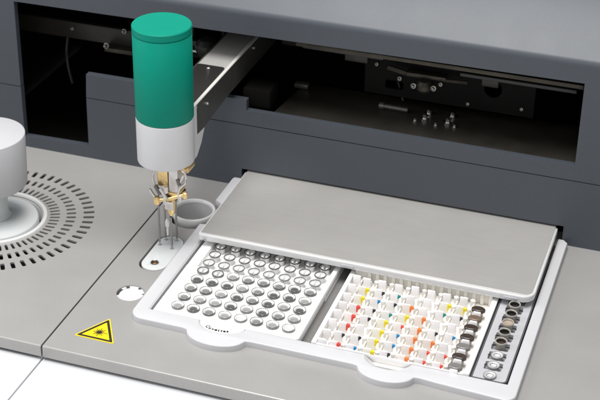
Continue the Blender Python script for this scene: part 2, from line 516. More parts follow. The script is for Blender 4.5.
for xa, xb, za in ((0.020, 0.090, 0.1250), (0.155, 0.250, 0.1215)):
    bm = bmesh.new()
    box(bm, xa, xb, 0.228, 0.234, za - 0.0015, za + 0.0015, 0.0006)
    place(finish(bm, 'carrier_bar', M['cable']), house)
for pts, r_ in (([(-0.26 + 0.02 * k, 0.30, 0.115 - 0.012 * sin(k * 0.55)) for k in range(12)], 0.0022),
                ([(-0.02 + 0.022 * k, 0.32, 0.105 - 0.010 * sin(k * 0.5)) for k in range(13)], 0.0024),
                ([(0.09 + 0.002 * k, 0.262 - 0.001 * k, 0.106 - 0.005 * k) for k in range(7)], 0.0009)):
    bm = bmesh.new()
    tube(bm, pts, r_, 8)
    place(finish(bm, 'cable', M['cable']), house)
bm = bmesh.new()
box(bm, 0.055, 0.075, 0.2345, 0.2405, 0.1150, 0.1232, 0.0010)
place(finish(bm, 'sensor_block', M['interior_brown']), house)
bm = bmesh.new()
box(bm, 0.172, 0.186, 0.2345, 0.2405, 0.1110, 0.1192, 0.0010)
place(finish(bm, 'sensor_block', M['interior_brown']), house)
bm = bmesh.new()
box(bm, -0.062, -0.060, 0.252, 0.40, 0.07, 0.145, 0.0004)
box(bm, -0.125, -0.090, 0.2565, 0.275, 0.104, 0.130, 0.0015)
place(finish(bm, 'bracket', M['interior_brown']), house)

# ------------------------------------------------------------------ button knob on the vent ring
kn = empty('button_knob', (RX, RY, 0), 'round white knob on a short stem in the ring of vent slots', 'knob')
bm = bmesh.new()
lathe(bm, [(0.0, 0.0330), (0.0270, 0.0330), (0.0284, 0.0336), (0.0290, 0.0350), (0.0304, 0.0783), (0.0302, 0.0788), (0.0297, 0.0790), (0.0, 0.0790)], RX, RY, 72)
place(finish(bm, 'cap', M['knob'], ang=50), kn)
bm = bmesh.new()
lathe(bm, [(0.0135, 0.0035), (0.0118, 0.006), (0.0112, 0.012), (0.0125, 0.0325)], RX, RY, 48, True, True)
place(finish(bm, 'stem', M['base_disc']), kn)
bm = bmesh.new()
lathe(bm, [(0.0355, -0.012), (0.0355, -0.0012), (0.0346, 0.0002), (0.030, 0.0010), (0.018, 0.0022), (0.010, 0.0040)], RX, RY, 72, True, False)
place(finish(bm, 'base_disc', M['base_disc']), kn)
bm = bmesh.new()
lathe(bm, [(0.0372, -0.012), (0.0382, -0.0015), (0.0398, 0.0016), (0.0408, 0.0020), (0.0424, 0.0014), (0.0430, 0.0004), (0.0430, -0.001)], RX, RY, 72)
place(finish(bm, 'collar_ring', M['ring']), kn)

# ------------------------------------------------------------------ plates and wells in the worktop
wash = empty('wash_station', (-0.044, 0.07, 0), 'pale rounded wash plate with a small brass port under the probe needles', 'wash station')
bm = bmesh.new()
plate(bm, stadium(-0.0433, 0.0446, 0.0976, 0.0107), [circle(-0.0436, 0.0555, 0.0030, 20)], -0.0050, 0.0003, 0.0006)
place(finish(bm, 'plate', M['base_disc']), wash)
bm = bmesh.new()
lathe(bm, [(0.0034, 0.0004), (0.0031, 0.0009), (0.0026, 0.0006), (0.0022, -0.0016), (0.0022, -0.004)], -0.0436, 0.0555, 24)
place(finish(bm, 'port_ring', M['rim']), wash)
bm = bmesh.new()
lathe(bm, [(0.0022, -0.0030), (0.0016, -0.0008), (0.0008, -0.0004), (0.0, -0.0004)], -0.0436, 0.0555, 20)
place(finish(bm, 'port', M['copper']), wash)
bm = bmesh.new()
lathe(bm, [(0.0118, -0.014), (0.0118, -0.0135), (0.0, -0.0135)], -0.0440, 0.0555, 20)
for k, (px, py) in enumerate(((-0.0503, 0.0815), (-0.0388, 0.0793), (-0.0398, 0.0919), (-0.0488, 0.0903))):
    lathe(bm, [(0.0, 0.00055), (0.0014, 0.00055), (0.0017, 0.0004)], px, py, 14)
place(finish(bm, 'needle_seat', M['c_grey']), wash)
dish = empty('port_dish', (DISH[0], DISH[1], 0), 'small round white dish sunk into the worktop left of the tray corner', 'port')
bm = bmesh.new()
plate(bm, circle(DISH[0] + 0.0006, DISH[1] - 0.0002, 0.0096, 40), [], -0.006, -0.0012, 0.0008)
place(finish(bm, 'cap_disc', M['white']), dish)
bm = bmesh.new()
for a0, a1 in ((-2.6, -0.35), (0.3, 1.0), (1.25, 2.05), (2.35, 2.75)):
    A = []
    n = 10
    for k in range(n + 1):
        a = a0 + (a1 - a0) * k / n
        A.append([bm.verts.new((DISH[0] + r * cos(a), DISH[1] + r * sin(a), z)) for r, z in ((0.0084, -0.0012), (0.0088, -0.0006), (0.0099, -0.0004), (0.0106, -0.0009), (0.0106, -0.005))])
    for p, q in zip(A, A[1:]):
        for i in range(4):
            bm.faces.new((p[i], p[i + 1], q[i + 1], q[i]))
place(finish(bm, 'snap_ring', M['white']), dish)

well = empty('waste_well', (WELL[0], WELL[1], 0), 'round grey cup with a thick pale rim behind the probe needles', 'cup')
bm = bmesh.new()
lathe(bm, [(0.0166, -0.020), (0.0168, 0.0010), (0.0184, 0.0034), (0.0184, 0.0066), (0.0180, 0.0074), (0.0170, 0.0076), (0.0162, 0.0070), (0.0156, 0.0050)], WELL[0], WELL[1], 56)
place(finish(bm, 'rim', M['ring'], ang=60), well)
bm = bmesh.new()
lathe(bm, [(0.0157, 0.0054), (0.0150, -0.016), (0.0146, -0.0225), (0.0, -0.0230)], WELL[0], WELL[1], 56)
place(finish(bm, 'bowl', M['well_grey'], ang=60), well)

# ------------------------------------------------------------------ laser warning label
lab = empty('warning_label', (-0.0436, -0.0454, 0), 'yellow triangular laser warning sticker with a black sunburst near the worktop edge', 'warning label')
tri = [(-0.0597, -0.0548), (-0.0273, -0.0552), (-0.0436, -0.0268)]
cx = sum(p[0] for p in tri) / 3; cy = sum(p[1] for p in tri) / 3
def scl(s): return [(cx + (x - cx) * s, cy + (y - cy) * s) for x, y in tri]
def rtri(s, r):
    T = scl(s); out = []
    for i in range(3):
        p = Vector(T[i]); a = (Vector(T[i - 1]) - p).normalized(); b = (Vector(T[(i + 1) % 3]) - p).normalized()
        for k in range(5):
            t = k / 4
            q = p + a * r * (1 - t) ** 2 + b * r * t ** 2
            out.append((q.x, q.y))
    return out
bm = bmesh.new()
plate(bm, rtri(1.0, 0.0022), [], 0.00005, 0.00030)
place(finish(bm, 'sticker', M['yellow']), lab)
bm = bmesh.new()
plate(bm, rtri(0.90, 0.0014), [rtri(0.70, 0.0008)], 0.00031, 0.00042)
place(finish(bm, 'border', M['ink']), lab)
bm = bmesh.new()
plate(bm, circle(cx, cy, 0.00195, 20), [], 0.00031, 0.00045)
for k in range(16):
    a = 2 * pi * k / 16
    L = (0.0049 if k % 2 == 0 else 0.0038)
    if k == 0: L = 0.0064
    w = 0.00024
    q = [(0.0016, -w), (L, -w), (L, w), (0.0016, w)]
    c, s = cos(a), sin(a)
    plate(bm, [(cx + x * c - y * s, cy + x * s + y * c) for x, y in q], [], 0.00031, 0.00043)
place(finish(bm, 'sunburst', M['ink']), lab)

# ------------------------------------------------------------------ sample tray frame
ZT = 0.0052
tray = empty('sample_tray', (0.115, 0.05, 0), 'white tray frame with two rounded finger tabs around the racks', 'tray')
XL, XR, YO = -0.0297, 0.2618, -0.0250
def tab(cx, hw, depth, n=12):
    """bulge of the outer front edge, from left to right, blended at its ends"""
    out = []
    out.append((cx - hw - 0.004, YO))
    out.append((cx - hw - 0.0005, YO - 0.0006))
    for k in range(n + 1):
        t = pi + pi * (0.06 + 0.88 * k / n)
        out.append((cx + hw * cos(t), YO + depth * sin(t) * 1.0))
    out.append((cx + hw + 0.0005, YO - 0.0006))
    out.append((cx + hw + 0.004, YO))
    return out
outer = []
for k in range(9):                                    # front-left corner
    t = pi + pi / 2 * k / 8
    outer.append((XL + 0.0105 + 0.0105 * cos(t), YO + 0.0105 + 0.0105 * sin(t)))
outer += tab(0.0405, 0.0225, 0.0135)
outer += tab(0.1690, 0.0205, 0.0125)
outer.append((0.2050, YO - 0.0012))
for k in range(9):
    t = 1.5 * pi + pi / 2 * k / 8
    outer.append((XR - 0.008 + 0.008 * cos(t), YO - 0.0042 + 0.008 + 0.008 * sin(t)))
outer += [(XR, 0.1905), (XR - 0.0035, 0.1945), (0.2535, 0.1945), (0.2535, 0.0)]
# inner edge going back along the right, front and left
inner = []
YI = -0.0112
def scoop(cx, hw, depth, n=14):
    return [(cx + hw * cos(-pi * k / n), YI + depth * sin(-pi * k / n)) for k in range(n + 1)]
inner += [(0.2535, YI)]
inner += scoop(0.1672, 0.0172, 0.0118)
inner += scoop(0.0405, 0.0182, 0.0118)
inner += [(-0.0186, YI), (-0.0186, 0.0)]
left = [(-0.0186, 0.1165)]
na = 14
R = 0.0194
for k in range(na + 1):                               # notch that clears the well
    a = -0.92 + (0.92 * 2) * k / na
    x = WELL[0] + R * cos(a); y = WELL[1] + R * sin(a)
    if y < 0.1200 or y > 0.144: continue
    left.append((x, y))
left += [(-0.0186, 0.1475), (-0.0186, 0.1945), (-0.0286, 0.1945), (-0.0297, 0.1905), (-0.0297, 0.1463)]
left = [p for p in left]
right_in = outer[-1]
poly = outer[:-1] + inner[0:1] + inner[1:] + left[:1]
poly += left[1:]
poly += [(-0.0297, 0.1460)]
# the notch splits the rail: build the frame up to the well, then the rear rail piece on its own
frame_poly = outer[:-1] + inner[:-1] + [(-0.0186, 0.1140), (-0.0215, 0.1160), (-0.0255, 0.1170), (-0.0297, 0.1160)]
bm = bmesh.new()
plate(bm, frame_poly, [], 0.0, ZT, 0.0009, 3)
place(finish(bm, 'frame', M['tray'], ang=40), tray)
rear = [(-0.0225, 0.1475), (-0.0186, 0.1440), (-0.0186, 0.1945), (-0.0286, 0.1945), (-0.0297, 0.1915), (-0.0297, 0.1520)]
bm = bmesh.new()
plate(bm, rear, [], 0.0, ZT + 0.003, 0.0009, 2)
place(finish(bm, 'side_rail', M['tray'], ang=40), tray)
# inner walls that drop into the recess
for x0 in (-0.0188, 0.2540):
    bm = bmesh.new()
    box(bm, x0, x0 + 0.0008, -0.0110, 0.1140, -0.0050, 0.0045)
    place(finish(bm, 'inner_wall', M['tray']), tray)
# finger scoops: hollow half bowls inside the tabs
for cx_, hw, dp in ((0.1672, 0.0172, 0.0118), (0.0405, 0.0182, 0.0118)):
    bm = bmesh.new()
    n, mrad = 20, 7
    grid = []
    for j in range(mrad + 1):
        s = j / mrad
        z = -0.0030 + 0.0076 * (s ** 2.6)
        grid.append([bm.verts.new((cx_ + (hw + 0.0004) * s * cos(-pi * k / n), YI + 0.0003 + (dp + 0.0004) * s * sin(-pi * k / n), z)) for k in range(n + 1)])
    for a, b in zip(grid, grid[1:]):
        for k in range(n):
            try: bm.faces.new((a[k], a[k + 1], b[k + 1], b[k]))
            except ValueError: pass
    bmesh.ops.remove_doubles(bm, verts=bm.verts, dist=1e-6)
    place(finish(bm, 'finger_scoop', M['tray'], ang=60), tray)

# ------------------------------------------------------------------ sliding cover
cov = empty('sliding_cover', (0.116, 0.14, 0.015), 'brushed grey metal sliding cover with clear acrylic edge over the back of the tray', 'cover')
CY0, CX0, CX1, CZ = 0.0858, -0.0186, 0.2522, 0.0152
sheet = rrect(CX0 + 0.0010, CX1 - 0.0018, CY0 + 0.0029, 0.262, (0.001, 0.0080, 0.001, 0.001), 8)
bm = bmesh.new()
plate(bm, sheet, [], CZ - 0.0012, CZ, 0.0003, 1)
place(finish(bm, 'metal_sheet', M['cover']), cov)
# acrylic rim: a strip that follows the front and the right edge
path = []
path.append((CX0, 0.1940)); path.append((CX0, CY0 + 0.002)); path.append((CX0 + 0.0006, CY0 + 0.0006)); path.append((CX0 + 0.002, CY0))
for k in range(9):
    t = 1.5 * pi + pi / 2 * k / 8
    path.append((CX1 - 0.0100 + 0.0100 * cos(t), CY0 + 0.0100 + 0.0100 * sin(t)))
path.append((CX1, 0.1940))
w = 0.0030
inn = [(CX1 - w, 0.1940)]
for k in range(9):
    t = 2 * pi - pi / 2 * k / 8
    inn.append((CX1 - 0.0100 + (0.0100 - w) * cos(t), CY0 + 0.0100 + (0.0100 - w) * sin(t)))
inn += [(CX0 + w, CY0 + w), (CX0 + w, 0.1940)]
bm = bmesh.new()
plate(bm, path + inn, [], CZ - 0.0054, CZ - 0.0016, 0.0002, 2)
place(finish(bm, 'acrylic_edge', M['acrylic'], ang=50), cov)
bm = bmesh.new()
rim_out = [(x, y) for x, y in path[1:]]
inn2 = []
plate(bm, path + [(CX1 - 0.0020, 0.1940)] + [(CX1 - 0.0100 + 0.0080 * cos(2 * pi - pi / 2 * k / 8), CY0 + 0.0100 + 0.0072 * sin(2 * pi - pi / 2 * k / 8)) for k in range(9)] + [(CX0 + 0.0012, CY0 + 0.0028), (CX0 + 0.0012, 0.1940)],
      [], CZ - 0.0013, CZ - 0.0001, 0.0003, 1)
place(finish(bm, 'edge_strip', M['acrylic'], ang=50), cov)
bm = bmesh.new()
lathe(bm, [(0.0012, 0.0), (0.0012, 0.0006), (0.0008, 0.0009), (0, 0.0009)], 0, 0, 12)
rv = finish(bm, 'rivet', M['steel'], cov)
rv.location = (CX0 + 0.0055 - 0.116, CY0 - 0.0003 - 0.14, CZ - 0.0040 - 0.015); rv.rotation_euler = (radians(90), 0, 0)
# two clear joints in the acrylic edge
for x in (0.1010, 0.2300):
    bm = bmesh.new()
    box(bm, x, x + 0.0105, CY0 - 0.0005, CY0 + 0.0004, CZ - 0.0052, CZ - 0.0024, 0.0002)
    place(finish(bm, 'edge_clip', M['strip_grey']), cov)

# ------------------------------------------------------------------ left rack with sample cups
P = 0.01257
rackL = empty('cup_rack', (0.042, 0.04, 0), 'white plastic rack holding eight rows of small round cups left of the grey gap', 'rack')
ZR = 0.0042
bm = bmesh.new()
hol = []
for i in range(8):
    for j in range(5):
        hol.append(circle(i * P, j * P, 0.0043, 20))
tong = [(-0.0160, YI + 0.0012)] + [(0.0223, YI + 0.0012)]
n = 14
for k in range(n + 1):
    t = pi + pi * k / n
    tong.append((0.0400 + 0.0174 * cos(t), YI + 0.0012 + 0.0112 * sin(t)))
tong += [(0.0970, YI + 0.0012), (0.0985, YI + 0.003), (0.0985, 0.0565), (-0.0160, 0.0565)]
plate(bm, tong, hol, 0.0004, ZR, 0.0008, 2)
place(finish(bm, 'front_deck', M['rack'], ang=50), rackL)
bm = bmesh.new()
box(bm, -0.0160, 0.0985, 0.0567, 0.1600, -0.0048, -0.0002)
box(bm, -0.0160, -0.0075, 0.0567, 0.1600, -0.0018, ZR, 0.0008)
box(bm, 0.0945, 0.0985, 0.0567, 0.1600, -0.0018, ZR, 0.0008)
place(finish(bm, 'rear_well', M['rack']), rackL)
bm = bmesh.new()
box(bm, -0.0150, 0.0975, YI + 0.003, 0.0560, -0.0050, 0.0002)
place(finish(bm, 'base', M['rack']), rackL)
# lettering on the tongue
def lettering(txt, size, pts, z, root):
    """letters set one by one along a polyline, spaced by their own widths"""
    P_ = [Vector(p) for p in pts]
    seg = [(b - a).length for a, b in zip(P_, P_[1:])]
    tot = sum(seg)
    def at(d):
        for a, b, l in zip(P_, P_[1:], seg):
            if d <= l: return a + (b - a) * (d / l), (b - a)
            d -= l
        return P_[-1], P_[-1] - P_[-2]
    meshes, wid = [], []
    for ch in txt:
        cu = bpy.data.curves.new('letter', 'FONT')
        cu.body = ch; cu.size = size; cu.extrude = 0.00004; cu.resolution_u = 3; cu.offset = size * 0.035
        ob = bpy.data.objects.new('letter', cu)
        COL.objects.link(ob)
        bpy.context.view_layer.update()
        me = bpy.data.meshes.new_from_object(ob.evaluated_get(bpy.context.evaluated_depsgraph_get()))
        xs = [v.co.x for v in me.vertices]
        for v in me.vertices: v.co.x -= (min(xs) + max(xs)) / 2
        meshes.append(me); wid.append(max(xs) - min(xs))
        bpy.data.objects.remove(ob); bpy.data.curves.remove(cu)
    gap = (tot - sum(wid)) / (len(txt) - 1)
    bm = bmesh.new(); d = 0
    for me, wd in zip(meshes, wid):
        p, t = at(d + wd / 2)
        me.transform(Matrix.Translation((p.x, p.y, z)) @ Matrix.Rotation(math.atan2(t.y, t.x), 4, 'Z'))
        bm.from_mesh(me); bpy.data.meshes.remove(me)
        d += wd + gap
    return place(finish(bm, 'lettering', M['ink']), root)
lettering('Cuvettes', 0.0045, [(0.0287, -0.0176), (0.0320, -0.0190), (0.0355, -0.01985), (0.0400, -0.0201), (0.0440, -0.0197), (0.0478, -0.0186)], ZR + 0.0001, rackL)

ORD = ['first', 'second', 'third', 'fourth', 'fifth', 'sixth', 'seventh', 'eighth', 'ninth']
ROWW = ['front row', 'second row from the front', 'third row from the front', 'fourth row from the front', 'fifth row from the front',
        'sixth row from the front', 'seventh row from the front', 'rearmost row']
def colw(i, n):
    if i == 0: return 'leftmost'
    if i == n - 1: return 'rightmost'
    return ORD[i] + ' from the left'

def make_cup(fill, rim, desc):
    t = empty('sample_cup', (0, 0, 0))
    bm = bmesh.new()
    lathe(bm, [(0.0040, -0.004), (0.0042, 0.0034), (0.0047, 0.0052), (0.0047, 0.0056), (0.0045, 0.0058), (0.0041, 0.0057), (0.0038, 0.0048), (0.0033, 0.0036), (0.0024, 0.0028)], 0, 0, 24)
    finish(bm, 'cup_wall', M['cup'], t, ang=60)
    bm = bmesh.new()
    lathe(bm, [(0.0047, 0.0042), (0.0050, 0.0050), (0.0050, 0.0059), (0.0048, 0.0062), (0.00455, 0.0061), (0.0044, 0.0056)], 0, 0, 24)
    finish(bm, 'rim', rim, t, ang=60)
    bm = bmesh.new()
    lathe(bm, [(0.0030, 0.0040), (0.0030, 0.0047), (0.0027, 0.0050), (0.0020, 0.0049), (0.0, 0.0048)], 0, 0, 24)
    finish(bm, 'contents', fill, t, ang=60)
    return t
def make_clear_cup(rim):
    t = empty('sample_cup', (0, 0, 0))
    bm = bmesh.new()
    lathe(bm, [(0.0036, -0.0001), (0.0040, 0.004), (0.0044, 0.0054), (0.0042, 0.0056), (0.0036, 0.0050), (0.0034, 0.0010), (0.0, 0.0006)], 0, 0, 24)
    finish(bm, 'cup_wall', M['cup_clear'], t, ang=60)
    bm = bmesh.new()
    lathe(bm, [(0.0045, 0.0048), (0.00485, 0.0053), (0.00485, 0.0058), (0.0046, 0.0061), (0.0042, 0.0061), (0.0040, 0.0057)], 0, 0, 24)
    finish(bm, 'rim', rim, t, ang=60)
    bm = bmesh.new()  # white blocks imitate two highlights inside the clear cup
    box(bm, -0.0029, -0.0006, -0.0018, 0.0020, 0.0007, 0.0054, 0.0006)
    box(bm, 0.0006, 0.0029, -0.0018, 0.0020, 0.0007, 0.0054, 0.0006)
    finish(bm, 'highlight_blocks', M['cup'], t)
    return t
kinds = {'D': (lambda: make_cup(M['fill_dark'], M['rim'], ''), 'dark grey cup'),
         'M': (lambda: make_cup(M['fill_mid'], M['rim'], ''), 'mid grey cup'),
         'L': (lambda: make_cup(M['fill_light'], M['rim_light'], ''), 'pale grey cup'),
         'W': (lambda: make_cup(M['stopper'], M['rim_light'], ''), 'nearly white cup'),
         'B': (lambda: make_clear_cup(M['rim_dark']), 'clear cup with black rim'),
         'C': (lambda: make_clear_cup(M['rim']), 'clear cup with grey rim'),
         'E': (lambda: make_clear_cup(M['rim_light']), 'clear cup with faint rim')}
layout = ['LDMLWMLW',
          'MLLDLDML',
          'MMLDMDLD',
          'DDDLMDDL',
          'CCLMMMDM',
          'EEEEEEEE',
          'CCCCCCCC',
          'BBBBBBBB']
protos = {}
for j, row in enumerate(layout):
    for i, k in enumerate(row):
        mk, d = kinds[k]
        lbl = '%s, left rack, %s, %s' % (d, ROWW[j], colw(i, 8))
        loc = (i * P + random.uniform(-0.00015, 0.00015), j * P + random.uniform(-0.00015, 0.00015), random.uniform(-0.0002, 0.0003))
        if k not in protos:
            protos[k] = mk(); o = protos[k]; o.location = loc
            tag(o, lbl, 'sample cup', 'round cups in the left rack')
        else:
            dup(protos[k], loc, label=lbl, category='sample cup', group='round cups in the left rack')

# ------------------------------------------------------------------ right rack with cuvettes
rackR = empty('cuvette_rack', (0.168, 0.04, 0), 'white rack of upright cuvettes with coloured tabs right of the grey gap', 'rack')
bm = bmesh.new()
tong = [(0.1085, YI + 0.0012), (0.1500, YI + 0.0012)]
for k in range(n + 1):
    t = pi + pi * k / n
    tong.append((0.1668 + 0.0162 * cos(t), YI + 0.0012 + 0.0085 * sin(t)))
tong += [(0.2258, YI + 0.0012), (0.2258, 0.160), (0.1085, 0.160)]
plate(bm, tong, [], -0.0050, -0.0012, 0.0005)
place(finish(bm, 'deck', M['deck'], ang=50), rackR)
bm = bmesh.new()
box(bm, 0.1085, 0.1120, YI + 0.0014, 0.1600, -0.0010, 0.0052, 0.0006)
box(bm, 0.2215, 0.2258, YI + 0.0014, 0.1600, -0.0010, 0.0060, 0.0006)
box(bm, 0.1122, 0.2213, YI + 0.0014, YI + 0.0030, -0.0010, 0.0046, 0.0005)
place(finish(bm, 'side_wall', M['rack']), rackR)
CP = 0.01277
X0, Y0 = 0.1216, -0.0085
for k in range(8):
    bm = bmesh.new()
    xx = X0 + CP * k - 0.0030
    box(bm, xx, xx + 0.0012, YI + 0.004, 0.150, -0.0010, 0.0020, 0.0003)
    place(finish(bm, 'divider', M['tan']), rackR)
bm = bmesh.new()  # added tan ribs imitate the shaded stripes of a row under the cover
for k in range(8):
    for dx in (0.0012, 0.0078):
        xx = X0 + CP * k + dx
        box(bm, xx, xx + 0.0028, 0.0880, 0.0900, -0.0010, 0.0082, 0.0003)
box(bm, 0.1122, 0.2213, 0.0900, 0.0915, -0.0010, 0.0080, 0.0003)
place(finish(bm, 'rear_shade_ribs', M['tan']), rackR)
colors = {'r': ('c_red', 'red'), 'o': ('c_orange', 'orange'), 'y': ('c_yellow', 'yellow'), 'b': ('c_blue', 'blue'),
          't': ('c_teal', 'teal'), 'k': ('c_black', 'black'), 'g': ('c_grey', 'grey'), '-': (None, None)}
# rows from the front, columns from the left (first column carries no tab)
cuv = ['rbykorr',
       'kkyboor',
       'rgybooo',
       'rkyrogb',
       'rkyyokk',
       'ybyykok',
       'yktkyyt',
       '-------']
cuv = ['rbykorr',
       'kkyborr',
       'r-yboo-',
       'rkyrokb',
       'rktyo--',
       'ybko-tk',
       'ykt--yy',
       '-------']
def make_cuvette(ck, big):
    t = empty('cuvette', (0, 0, 0))
    bm = bmesh.new()
    box(bm, 0.0, 0.0060, 0.0, 0.0012, -0.0010, 0.0090, 0.0002)
    finish(bm, 'flag', M[{'o': 'peach', 'r': 'pink', 'y': 'cream'}.get(ck, 'flag')], t)  # flag colour carries the painted reflection of a red
    bm = bmesh.new()
    box(bm, 0.0006, 0.0052, 0.0017, 0.0075, -0.0010, 0.0030, 0.0008)
    finish(bm, 'body', M['clear'], t)
    bm = bmesh.new()
    tube(bm, [(0.0092, 0.0052, -0.001), (0.0092, 0.0052, 0.0044)], 0.0018, 14)
    finish(bm, 'post', M['post'], t)
    m_ = colors[ck][0]
    if m_:
        bm = bmesh.new()
        if big:
            L = [(0.0056, 0.0026), (0.0066, 0.0026), (0.0072, 0.0050), (0.0086, 0.0062), (0.0082, 0.0078), (0.0056, 0.0080)]
        else:
            L = [(0.0060, 0.0046), (0.0067, 0.0046), (0.0072, 0.0056), (0.0081, 0.0061), (0.0078, 0.0069), (0.0060, 0.0071)]
        plate(bm, L, [], -0.0016, 0.0004, xf=lambda x, y, z: (x, -z, y))
        finish(bm, 'tab', M[m_], t)
    return t
pc = {}
for j, row in enumerate(cuv):
    for k, ck in enumerate('-' + row):
        xk = X0 + CP * (k - 1)
        if k == 0: xk = 0.1136
        big = (ck in 'oy' and j < 7) or (ck == 'r' and k == 1)
        key = (ck, big, k == 0)
        cname = colors[ck][1]
        if cname: lbl = 'white cuvette with %s tab, right rack, %s, %s' % (cname, ROWW[j], colw(k, 9))
        else: lbl = 'plain white cuvette, no tab, right rack, %s, %s' % (ROWW[j], colw(k, 9))
        loc = (xk + random.uniform(-0.0003, 0.0003), Y0 + 0.01252 * j + random.uniform(-0.0003, 0.0003), random.uniform(-0.0006, 0.0002))
        rot = (radians(random.uniform(-3, 3)), radians(random.uniform(-2, 2)), radians(random.uniform(-4, 4)))
        if key not in pc:
            pc[key] = make_cuvette(ck, big); pc[key].location = loc; pc[key].rotation_euler = rot
            tag(pc[key], lbl, 'cuvette', 'cuvettes in the right rack')
        else:
            dup(pc[key], loc, label=lbl, category='cuvette', group='cuvettes in the right rack').rotation_euler = rot

def make_capped(capm):
    t = empty('capped_tube', (0, 0, 0))
    bm = bmesh.new()
    lathe(bm, [(0.0034, -0.0012), (0.0040, 0.0050), (0.0042, 0.0054)], 0, 0, 24, False, True)
    finish(bm, 'tube_body', M['vial_glass'], t, ang=50)
    bm = bmesh.new()
    lathe(bm, [(0.0040, 0.0050), (0.0053, 0.0054), (0.0054, 0.0070), (0.0050, 0.0077), (0.0040, 0.0080), (0.0022, 0.0078), (0.0, 0.0078)], 0, 0, 28)
    for v in bm.verts: v.co.y *= 0.66
    finish(bm, 'cap', capm, t, ang=50)
    bm = bmesh.new()
    box(bm, -0.0027, 0.0029, -0.0064, -0.0046, -0.001, 0.0080, 0.0005)
    finish(bm, 'flag', M['flag'], t)
    return t
caps = [('cap_grey', 'grey'), ('cap_brown', 'dark brown'), ('cap_grey', 'grey'), ('cap_brown', 'dark brown'), ('cap_brown', 'dark brown'), ('cap_tan', 'tan'), ('cap_brown', 'dark brown')]
pcap = {}
for j, (cm, cn) in enumerate(caps):
    lbl = 'tube with %s cap, %s beside the right rack edge' % (cn, ('nearest' if j == 0 else 'farthest' if j == 6 else ORD[j] + ' from the front'))
    loc = (0.2147, -0.0058 + 0.01262 * j, 0)
    if cm not in pcap:
        pcap[cm] = make_capped(M[cm]); pcap[cm].location = loc
        tag(pcap[cm], lbl, 'tube', 'capped tubes in the right rack')
    else:
        dup(pcap[cm], loc, label=lbl, category='tube', group='capped tubes in the right rack')

# ------------------------------------------------------------------ narrow vial strip on the right
strip = empty('vial_strip', (0.2395, 0.04, 0), 'narrow grey vial strip with dark edges at the right end of the tray', 'vial holder')
SX0, SX1, SY0, SY1 = 0.2270, 0.2525, -0.0109, 0.1600
bm = bmesh.new()
hl = []
VY = [-0.0058 + 0.0125 * k for k in range(9)]
star = []
n = 40
def scal(cy):
    out = []
    for k in range(40):
        a = 2 * pi * k / 40
        r = 0.0060 + 0.0016 * max(0, cos(4 * (a - pi / 4)))**2
        out.append((0.2397 + r * cos(a) * 1.12, cy + r * sin(a) * 0.86))
    return out
plate(bm, rrect(SX0 + 0.0011, SX1 - 0.0011, SY0 + 0.0011, SY1, (0.0008, 0.003, 0.0005, 0.0005), 4), [scal(y) for y in VY if y > -0.005 and y < 0.15], 0.0022, 0.0046)
place(finish(bm, 'top_plate', M['strip_grey']), strip)
bm = bmesh.new()
box(bm, SX0 + 0.001, SX1 - 0.001, SY0 + 0.001, SY1, -0.0050, 0.0010)
place(finish(bm, 'base', M['strip_cut']), strip)
bm = bmesh.new()
plate(bm, rrect(SX0, SX1, SY0, SY1 + 0.001, (0.0016, 0.004, 0.0005, 0.0005), 5), [rrect(SX0 + 0.0009, SX1 - 0.0009, SY0 + 0.0009, SY1 + 0.0005, (0.001, 0.0032, 0.0005, 0.0005), 5)], -0.004, 0.0049)
place(finish(bm, 'edge_band', M['strip_dark']), strip)

def make_vial(kind):
    t = empty('reagent_vial', (0, 0, 0))
    hgt = 0.0062 if kind == 'white' else 0.0100
    bm = bmesh.new()
    lathe(bm, [(0.0036, 0.0012), (0.0037, hgt - 0.0022), (0.0044, hgt - 0.0012), (0.0044, hgt - 0.0002), (0.0041, hgt), (0.0036, hgt - 0.0004)], 0, 0, 28)
    finish(bm, 'vial_wall', M['cup_clear'] if kind == 'white' else M['vial_glass'], t, ang=50)
    bm = bmesh.new()
    if kind == 'white':
        lathe(bm, [(0.0037, hgt - 0.0006), (0.0034, hgt - 0.0002), (0.0027, hgt - 0.0008), (0.0, hgt - 0.0010)], 0, 0, 28)
        finish(bm, 'stopper', M['stopper'], t, ang=40)
        bm = bmesh.new()
        lathe(bm, [(0.0044, hgt - 0.0014), (0.0047, hgt - 0.0008), (0.0046, hgt - 0.0001), (0.0043, hgt + 0.0001)], 0, 0, 28)
        lathe(bm, [(0.0027, hgt - 0.0007), (0.0025, hgt - 0.0004), (0.0022, hgt - 0.0007)], 0, 0, 28)
        finish(bm, 'rim', M['rim_light'], t, ang=60)
    elif kind == 'beige':
        lathe(bm, [(0.0037, hgt - 0.0010), (0.0024, hgt - 0.0014), (0.0, hgt - 0.0014)], 0, 0, 28)
        finish(bm, 'contents', M['beige'], t, ang=40)
    else:
        lathe(bm, [(0.0037, hgt - 0.0009), (0.0034, hgt - 0.0030), (0.0, hgt - 0.0034)], 0, 0, 28)
        finish(bm, 'contents', M['rim_dark'] if kind == 'black' else M['cap_brown'], t, ang=40)
    if kind in ('black', 'brown', 'beige'):
        bm = bmesh.new()
        lathe(bm, [(0.0045, hgt - 0.0009), (0.0046, hgt - 0.0003), (0.0043, hgt + 0.0002), (0.0038, hgt)], 0, 0, 28)
        finish(bm, 'rim', M['beige'] if kind == 'beige' else M['vial_rim'], t, ang=60)
    return t
vk = ['white', 'white', 'white', 'brown', 'black', 'beige', 'black', 'black']
desc = {'white': 'short white stoppered vial', 'brown': 'taller vial with dark brown contents', 'black': 'taller vial with black contents', 'beige': 'taller vial with beige contents'}
pv = {}
